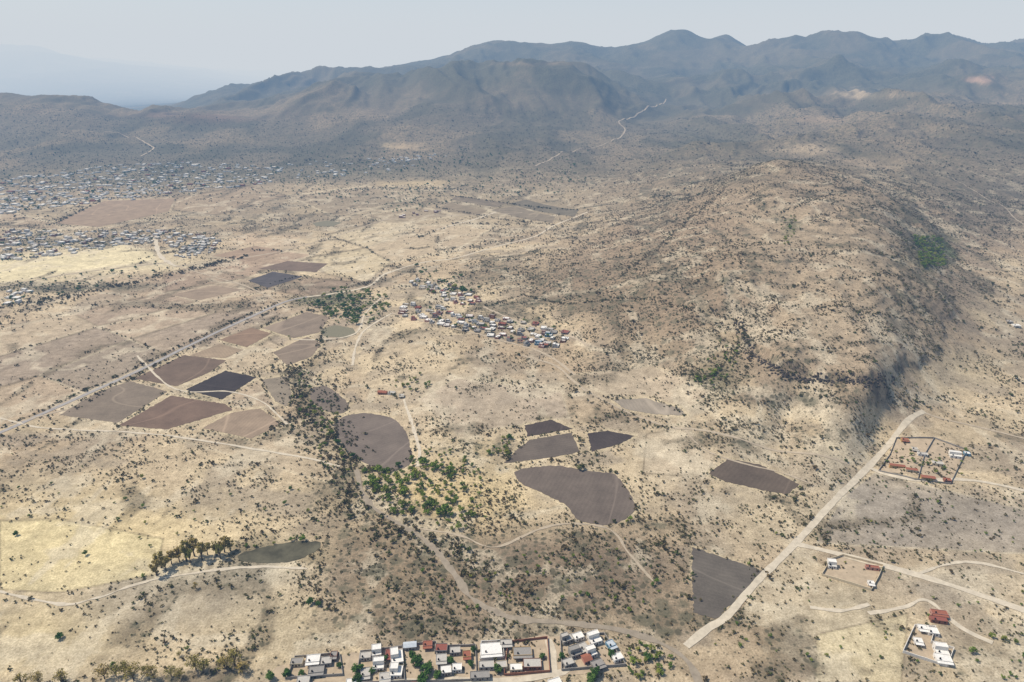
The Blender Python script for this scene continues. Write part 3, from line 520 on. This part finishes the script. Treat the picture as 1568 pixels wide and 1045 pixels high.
# ------------------------------------------------ houses
def pal(name,c,**k): return simple(name,c,.85,.12,.8,**k)
WALL=[pal('white_wall',(232,226,216)),pal('cream_wall',(214,198,168)),pal('grey_block_wall',(156,150,142)),pal('brick_wall',(150,104,84)),pal('blue_wall',(112,150,170)),pal('pink_wall',(190,142,126)),pal('ochre_wall',(196,162,108)),pal('concrete_wall',(186,180,170))]
ROOF=[pal('white_roof',(232,228,220)),pal('concrete_roof',(188,182,172)),pal('grey_roof',(150,145,138)),pal('terracotta_roof',(154,98,78)),pal('red_membrane_roof',(144,88,76)),pal('sheet_metal_roof',(190,196,200))]
M_glass=simple('window_glass',(40,44,50),.8,rough=.3);M_door=simple('metal_door',(90,60,48),.8);M_tank=simple('water_tank_plastic',(40,38,38),.8)
class B:
    def __init__(s): s.v=[];s.f=[];s.m=[]
    def box(s,x0,y0,z0,x1,y1,z1,m,top=True):
        k=len(s.v);s.v+=[(x0,y0,z0),(x1,y0,z0),(x1,y1,z0),(x0,y1,z0),(x0,y0,z1),(x1,y0,z1),(x1,y1,z1),(x0,y1,z1)]
        F_=[(0,1,5,4),(1,2,6,5),(2,3,7,6),(3,0,4,7)]+([(4,5,6,7)] if top else [])
        s.f+=[tuple(k+i for i in q) for q in F_];s.m+=[m]*len(F_)
    def block(s,x0,y0,z0,x1,y1,z1,par=.5,t=.2,wp=3.2):
        s.box(x0,y0,z0,x1,y1,z1-par,0,False);k=len(s.v);zi=z1-par
        s.box(x0,y0,zi,x1,y0+t,z1,0);s.box(x0,y1-t,zi,x1,y1,z1,0);s.box(x0,y0+t,zi,x0+t,y1-t,z1,0);s.box(x1-t,y0+t,zi,x1,y1-t,z1,0)
        k=len(s.v);s.v+=[(x0+t,y0+t,zi+.05),(x1-t,y0+t,zi+.05),(x1-t,y1-t,zi+.05),(x0+t,y1-t,zi+.05)];s.f.append((k,k+1,k+2,k+3));s.m.append(1)
        n=max(1,int((x1-x0)/wp))
        for i in range(n):
            cx=x0+(i+.5)*(x1-x0)/n
            for zb in np.arange(z0+2,z1-1.6,2.8):
                s.box(cx-.6,y0-.04,zb,cx+.6,y0-.003,zb+1.2,2);s.box(cx-.6,y1+.003,zb,cx+.6,y1+.04,zb+1.2,2)
        n=max(1,int((y1-y0)/(wp+.4)))
        for i in range(n):
            cy_=y0+(i+.5)*(y1-y0)/n
            for zb in np.arange(z0+2,z1-1.6,2.8):
                s.box(x1+.003,cy_-.5,zb,x1+.04,cy_+.5,zb+1.1,2);s.box(x0-.04,cy_-.5,zb,x0-.003,cy_+.5,zb+1.1,2)
    def tank(s,x,y,z,r=.6,h=1.3):
        k=len(s.v);n=8
        for zz,rr in((z,r),(z+h,r),(z+h+.25,r*.4)):
            for i in range(n): s.v.append((x+math.cos(6.283*i/n)*rr,y+math.sin(6.283*i/n)*rr,zz))
        for l in(0,1):
            for i in range(n): s.f.append((k+l*n+i,k+l*n+(i+1)%n,k+(l+1)*n+(i+1)%n,k+(l+1)*n+i));s.m.append(4)
        s.f.append(tuple(k+2*n+i for i in range(n)));s.m.append(4)
    def gable(s,x0,y0,z0,x1,y1,h,rh):
        s.box(x0,y0,z0,x1,y1,z0+h,0,False);ym=(y0+y1)/2;k=len(s.v);e=.5;z=z0+h
        s.v+=[(x0-e,y0-e,z-.1),(x1+e,y0-e,z-.1),(x1+e,y1+e,z-.1),(x0-e,y1+e,z-.1),(x0-e,ym,z+rh),(x1+e,ym,z+rh)]
        s.f+=[(k,k+1,k+5,k+4),(k+2,k+3,k+4,k+5)];s.m+=[1,1];k=len(s.v)
        s.v+=[(x0,y0,z),(x0,y1,z),(x0,ym,z+rh-.1),(x1,y0,z),(x1,y1,z),(x1,ym,z+rh-.1)];s.f+=[(k+1,k,k+2),(k+3,k+4,k+5)];s.m+=[0,0]
        for cx in(x0+(x1-x0)*.25,x0+(x1-x0)*.75): s.box(cx-.6,y0-.04,z0+1,cx+.6,y0-.003,z0+2.1,2)
    def mesh(s,name,w,r):
        m=bpy.data.meshes.new(name);m.from_pydata(s.v,[],s.f)
        for q in(w,r,M_glass,M_door,M_tank): m.materials.append(q)
        m.polygons.foreach_set('material_index',s.m);return m
def house_mesh(w,d,st,wall,roof,kind,seed):
    R=random.Random(seed);b=B();hw,hd=w/2,d/2
    if kind=='gable': b.gable(-hw,-hd,-1,hw,hd,4.0,d*.18)
    else:
        h=3.2;b.block(-hw,-hd,-1,hw,hd,h)
        if st==2:
            q=R.uniform(.45,.75);b.block(-hw+.01,-hd+d*(1-q),h-.44,hw-w*R.choice([0,.35])-.01,hd-.01,h+2.9)
        elif R.random()<.5: b.box(hw-w*.35,-hd-2.4,-1,hw-w*.35+.2,-hd-.01,2.4,0);b.box(-hw,-hd-2.4,2.4,hw,-hd-.05,2.55,1)
        b.tank(-hw+w*.25,-hd+d*.22,h-.45)
    b.box(-.5,-hd-.05,-.2,.5,-hd-.005,2.0,3)
    return b.mesh('house',WALL[wall],ROOF[roof])
def put_house(u,v,w,d,st,wall,roof,kind,rot,seed=0,xy=None):
    x,y=xy or survey(u,v);o=link('house',house_mesh(w,d,st,wall,roof,kind,seed));o.location=(x,y,float(lookup(H,x,y))+.15);o.rotation_euler[2]=rot;return o
nv=[(455,1017,9,6,1,1,2),(480,1013,10,7,1,0,0),(500,1016,8,7,1,2,1),(512,1006,5,5,1,3,2),(485,1030,11,6,1,2,2),(560,1008,8,6,1,7,1),(577,1002,7,8,2,0,0),(580,1022,8,8,2,0,0),(597,1005,6,7,1,5,4),(608,1010,9,12,2,0,0),(607,1032,9,9,2,0,0),(560,1034,7,8,1,2,1),(590,1040,8,6,1,0,1),
(628,992,9,5,1,7,5),(655,990,7,5,1,5,3),(676,996,9,7,1,2,4),(676,1012,8,7,1,7,1),(697,1000,8,6,1,2,1),(715,1006,6,6,1,6,3),(683,1030,8,7,1,2,0),(700,1026,7,6,1,0,0),(752,998,16,11,1,0,0),(745,1022,11,6,1,7,1),(735,1038,14,6,1,2,2),(768,1022,8,6,1,1,1),(800,1002,14,8,1,6,2),(815,1020,13,8,1,3,1),(790,1026,9,6,1,1,0),
(775,988,9,5,1,2,1),(868,982,9,6,2,2,1),(885,978,8,6,1,0,0),(910,982,9,9,2,0,0),(892,994,7,6,1,7,1),(880,1003,8,7,2,2,2),(905,1003,7,7,2,0,0),(898,1012,6,6,1,5,3),(935,990,6,6,1,4,5),(945,1010,8,6,1,0,0),(870,1018,8,6,1,2,1),(915,1020,9,6,1,2,2),(540,1050,9,7,1,0,0),(640,1055,9,7,1,3,1),(700,1056,9,7,1,2,0),(850,1050,9,7,1,0,0),(465,1046,9,7,1,7,1)]
for i,(u,v,w,d,st,wl,rf) in enumerate(nv): put_house(u,v,w,d,st,wl,rf,'gable' if rf in(3,5) and i%2 else 'flat',math.radians(6 if u<850 else 22)+random.gauss(0,.04),i)
k=0
for po,n in((midA,30),(midB,78)):
    pl=[]
    while len(pl)<n and k<4000:
        k+=1;p=inpoly(po,1)[0]
        if all(math.dist(p,q)>12 for q in pl): pl.append(p)
    for p in pl: put_house(0,0,random.uniform(8,12.5),random.uniform(6,9.5),random.choice([1,1,2]),random.choice([0,0,1,2,5,3,7,7]),random.choice([0,0,0,1,1,2,4]),'flat',random.choice([-.25,-.25,1.32])+random.gauss(0,.1),random.randint(0,999),p)
for u,v,w,d,st,wl,rf,kd,r in [(840,515,11,9,2,4,0,'flat',-.3),(824,528,10,8,2,4,5,'flat',-.3),(835,530,9,8,1,3,3,'flat',-.3),(862,524,8,7,1,3,1,'flat',-.3),(586,603,12,6,1,3,3,'gable',-.2),(600,604,9,6,1,0,1,'flat',-.2),(615,608,7,6,1,1,1,'flat',.1),
 (1373,716,15,4,1,6,3,'gable',-.28),(1395,722,11,4,1,1,3,'gable',-.28),(1420,734,13,5,1,6,3,'gable',-.28),(1435,712,12,7,1,1,1,'flat',-.28),(1462,700,12,8,2,0,0,'flat',-.28),(1480,697,6,6,1,4,0,'flat',-.28),(1385,676,8,6,1,6,3,'flat',-.28),(1400,690,7,6,1,1,1,'flat',-.28),(1450,738,7,6,1,3,3,'flat',-.28),(1412,698,10,5,1,0,1,'flat',-.28),
 (1273,868,7,7,2,0,0,'flat',-.2),(1335,872,11,3.5,1,5,3,'flat',-.2),(1333,896,5,4,1,0,0,'flat',-.2),(1437,942,12,5,1,5,3,'flat',-.2),(1436,952,12,5,1,3,4,'flat',-.2),(1413,965,8,5,1,0,0,'flat',-.2),(1427,970,8,7,1,0,0,'flat',-.2),(1440,1000,9,9,2,0,0,'flat',-.2),(1443,1012,11,7,1,0,0,'flat',-.2),(1405,985,6,5,1,0,0,'flat',-.2),(1555,500,12,7,1,0,0,'flat',0),(1545,494,8,7,1,2,1,'flat',0)]:
    put_house(u,v,w,d,st,wl,rf,kd,r,u)
def town(name,po,n,wl,sz=1.0,rf=0):
    b=B()
    for (x,y) in inpoly(po,n):
        # buildings follow street blocks about 60 m apart
        if (x+.25*y)%70<11 or (y-.2*x)%85<11: continue
        z=float(lookup(H,x,y));w=random.uniform(3.4,9)*sz;d=random.uniform(3.4,8)*sz;b.block(x-w,y-d,z-2,x+w,y+d,z+random.choice([3.2,3.2,5.5]),wp=16)
    link(name,b.mesh(name,WALL[wl],ROOF[rf]))
for wl,n,rf in((0,330,0),(0,150,1),(1,150,0),(3,40,4)): town('distant_town',town1,n,wl,1.15,rf)
for wl,n,rf in((0,140,0),(0,60,1),(1,80,0),(3,40,1),(2,30,1)): town('distant_town',town2,n,wl,.8,rf)
town('distant_hamlet',[(485,262),(530,262),(530,270),(485,270)],16,0);town('distant_hamlet',[(0,448),(60,440),(65,458),(0,470)],16,0,.8);town('distant_hamlet',[(600,330),(700,318),(700,325),(610,335)],12,3,.8)
town('distant_hamlet',[(255,372),(330,368),(325,392),(270,398)],50,7,.55);town('distant_hamlet',[(570,245),(690,235),(690,242),(575,252)],34,0);town('distant_hamlet',[(60,300),(260,290),(270,302),(80,318)],50,0,.8);town('distant_hamlet',[(440,250),(620,240),(640,262),(450,275)],44,0,.9)
# ------------------------------------------------ perimeter walls
def wall(pl,mat,h=2.4,t=.35,closed=True):
    W=sv(pl);n=len(W);V_=[];Fc=[]
    for i in range(n if closed else n-1):
        a=np.array(W[i]);c=np.array(W[(i+1)%n]);L=np.hypot(*(c-a));d=(c-a)/L;nn=np.array([-d[1],d[0]])*t/2;m=max(1,int(L/4))
        for q in range(m):
            p=a+(c-a)*q/m;r=a+(c-a)*(q+1)/m*1.0 ;r=r-d*.01;z0=float(lookup(H,*p));z1=float(lookup(H,*r));k=len(V_);hh=h+(.15 if q%3==0 else 0)
            for (s_,zz) in((p,z0),(r,z1)):
                for sg in(-1,1):
                    V_+= [(*(s_+nn*sg),zz-.5),(*(s_+nn*sg),zz+hh)]
            Fc+=[(k,k+4,k+5,k+1),(k+2,k+3,k+7,k+6),(k+1,k+5,k+7,k+3),(k,k+1,k+3,k+2),(k+4,k+6,k+7,k+5)]
    m=bpy.data.meshes.new('perimeter_wall');m.from_pydata(V_,[],Fc);m.materials.append(mat);link('perimeter_wall',m)
wall([(1258,882),(1272,858),(1290,852),(1352,868),(1345,885),(1334,905)],WALL[1],2.4)
wall([(1345,722),(1362,698),(1372,672),(1430,672),(1480,690),(1455,742),(1400,735)],WALL[2],1.9)
wall([(1382,1000),(1400,960),(1432,962),(1425,985),(1460,995),(1450,1022)],WALL[0],2.4)
wall([(1430,672),(1415,698),(1405,735)],WALL[2],2.0,closed=False)
for pl,w_ in [([(545,1048),(552,1000),(616,992),(620,1045)],2),([(620,1045),(616,990),(668,985),(672,1045)],2),([(735,1012),(737,985),(770,983),(772,1008)],0),([(772,1035),(778,985),(838,978),(842,1030)],3),([(672,1045),(668,992),(728,990),(730,1043)],2),([(860,1028),(858,975),(925,972),(958,1020)],2),([(440,1040),(452,1008),(520,1002),(525,1035)],2)]: wall(pl,WALL[w_],2.2)
M_yard=road_mat('bare_yard_soil',(190,171,144))
for po in [[(400,1042),(440,1012),(560,998),(620,988),(700,986),(850,972),(930,974),(962,1015),(900,1034),(700,1044),(560,1048)],[(1260,882),(1274,858),(1290,853),(1350,868),(1334,903)],[(1346,722),(1363,698),(1373,673),(1430,673),(1478,690),(1455,740)],[(1382,1000),(1400,962),(1430,963),(1424,985),(1458,995),(1448,1020)]]: patch('bare_yard',po,M_yard,.14)
b=B();
for i in range(420):
    q=random.random()*4.6;i0=2+int(q);fr_=q-int(q);a=rim[i0];c=rim[i0+1];x=a[0]+(c[0]-a[0])*fr_+random.gauss(0,3.0);y=a[1]+(c[1]-a[1])*fr_+random.gauss(0,3.0);z=float(lookup(H,x,y));r=random.uniform(.6,1.9);k=len(b.v)
    for dx,dy,dz in[(-1,-1,-1),(1,-1,-1),(1,1,-1),(-1,1,-1),(-.7,-.8,.8),(.8,-.6,.6),(.6,.8,.9),(-.8,.6,.7)]: b.v.append((x+dx*r*random.uniform(.7,1.2),y+dy*r*random.uniform(.7,1.2),z+dz*r*random.uniform(.7,1.2)))
    for f in[(0,1,5,4),(1,2,6,5),(2,3,7,6),(3,0,4,7),(4,5,6,7)]: b.f.append(tuple(k+j for j in f));b.m.append(0)
M_rock=simple('dark_rock',(90,82,74),.8,.3);link('rim_boulders',b.mesh('rim_boulders',M_rock,M_rock))
# ------------------------------------------------ haze air volumes, own emission stands in for scattered sunlight
def haze(name,bx,sig,L,D):
    hz=B();hz.box(*bx,0);hz.f.append((3,2,1,0));hz.m.append(0)
    m=bpy.data.materials.new(name);m.use_nodes=True;nt=m.node_tree;nt.nodes.clear();out=nd(nt,'ShaderNodeOutputMaterial');va=nd(nt,'ShaderNodeVolumeAbsorption');em=nd(nt,'ShaderNodeEmission');ad=nd(nt,'ShaderNodeAddShader')
    mx=max(sig);va.inputs['Color'].default_value=(*[1-q/mx for q in sig],1);va.inputs['Density'].default_value=mx*D
    em.inputs['Color'].default_value=(*[q/mx*l for q,l in zip(sig,L)],1);em.inputs['Strength'].default_value=mx*D
    nt.links.new(va.outputs[0],ad.inputs[0]);nt.links.new(em.outputs[0],ad.inputs[1]);nt.links.new(ad.outputs[0],out.inputs['Volume'])
    me=bpy.data.meshes.new(name);me.from_pydata(hz.v,[],hz.f);me.materials.append(m);link(name,me)
haze('haze',(-60000,-60000,-900,60000,60000,1900),(2.9,4.7,7.6),(.60,.66,.715),1e-5)
haze('haze_bank',(-59000,12000,-899,59000,59000,3500),(7,6.6,6.5),(.63,.67,.715),1e-5)  # second glowing layer, added to pale the far mountains and horizon sky
# ------------------------------------------------ sun, sky, camera
EL=math.radians(56);AZ=math.radians(-75)
sd_=Vector((math.sin(AZ)*math.cos(EL),math.cos(AZ)*math.cos(EL),math.sin(EL)))
l=bpy.data.lights.new('sun','SUN');l.energy=4.85;l.angle=math.radians(.5);l.color=(1,.96,.895);lo=bpy.data.objects.new('sun',l);scene.collection.objects.link(lo);lo.rotation_euler=sd_.to_track_quat('Z','Y').to_euler();lo.location=(0,0,1000)
wd=bpy.data.worlds.new('World');scene.world=wd;wd.use_nodes=True;nt=wd.node_tree;bg=nt.nodes['Background'];sk=nd(nt,'ShaderNodeTexSky',sky_type='NISHITA');sk.sun_disc=False;sk.sun_elevation=EL;sk.sun_rotation=AZ;sk.altitude=1900;sk.dust_density=3.5;sk.air_density=1.1
nt.links.new(sk.outputs[0],bg.inputs[0]);bg.inputs[1].default_value=.13
cam=bpy.data.cameras.new('camera');cam.sensor_width=36;cam.lens=36*F/1568;cam.clip_end=120000;cam.clip_start=1
co=bpy.data.objects.new('camera',cam);scene.collection.objects.link(co);co.location=(0,0,CH);co.rotation_euler=(math.radians(90)-PIT,0,0);scene.camera=co
scene.view_settings.view_transform='Standard';scene.view_settings.look='None';scene.view_settings.exposure=0
print('done',time.time()-T0)
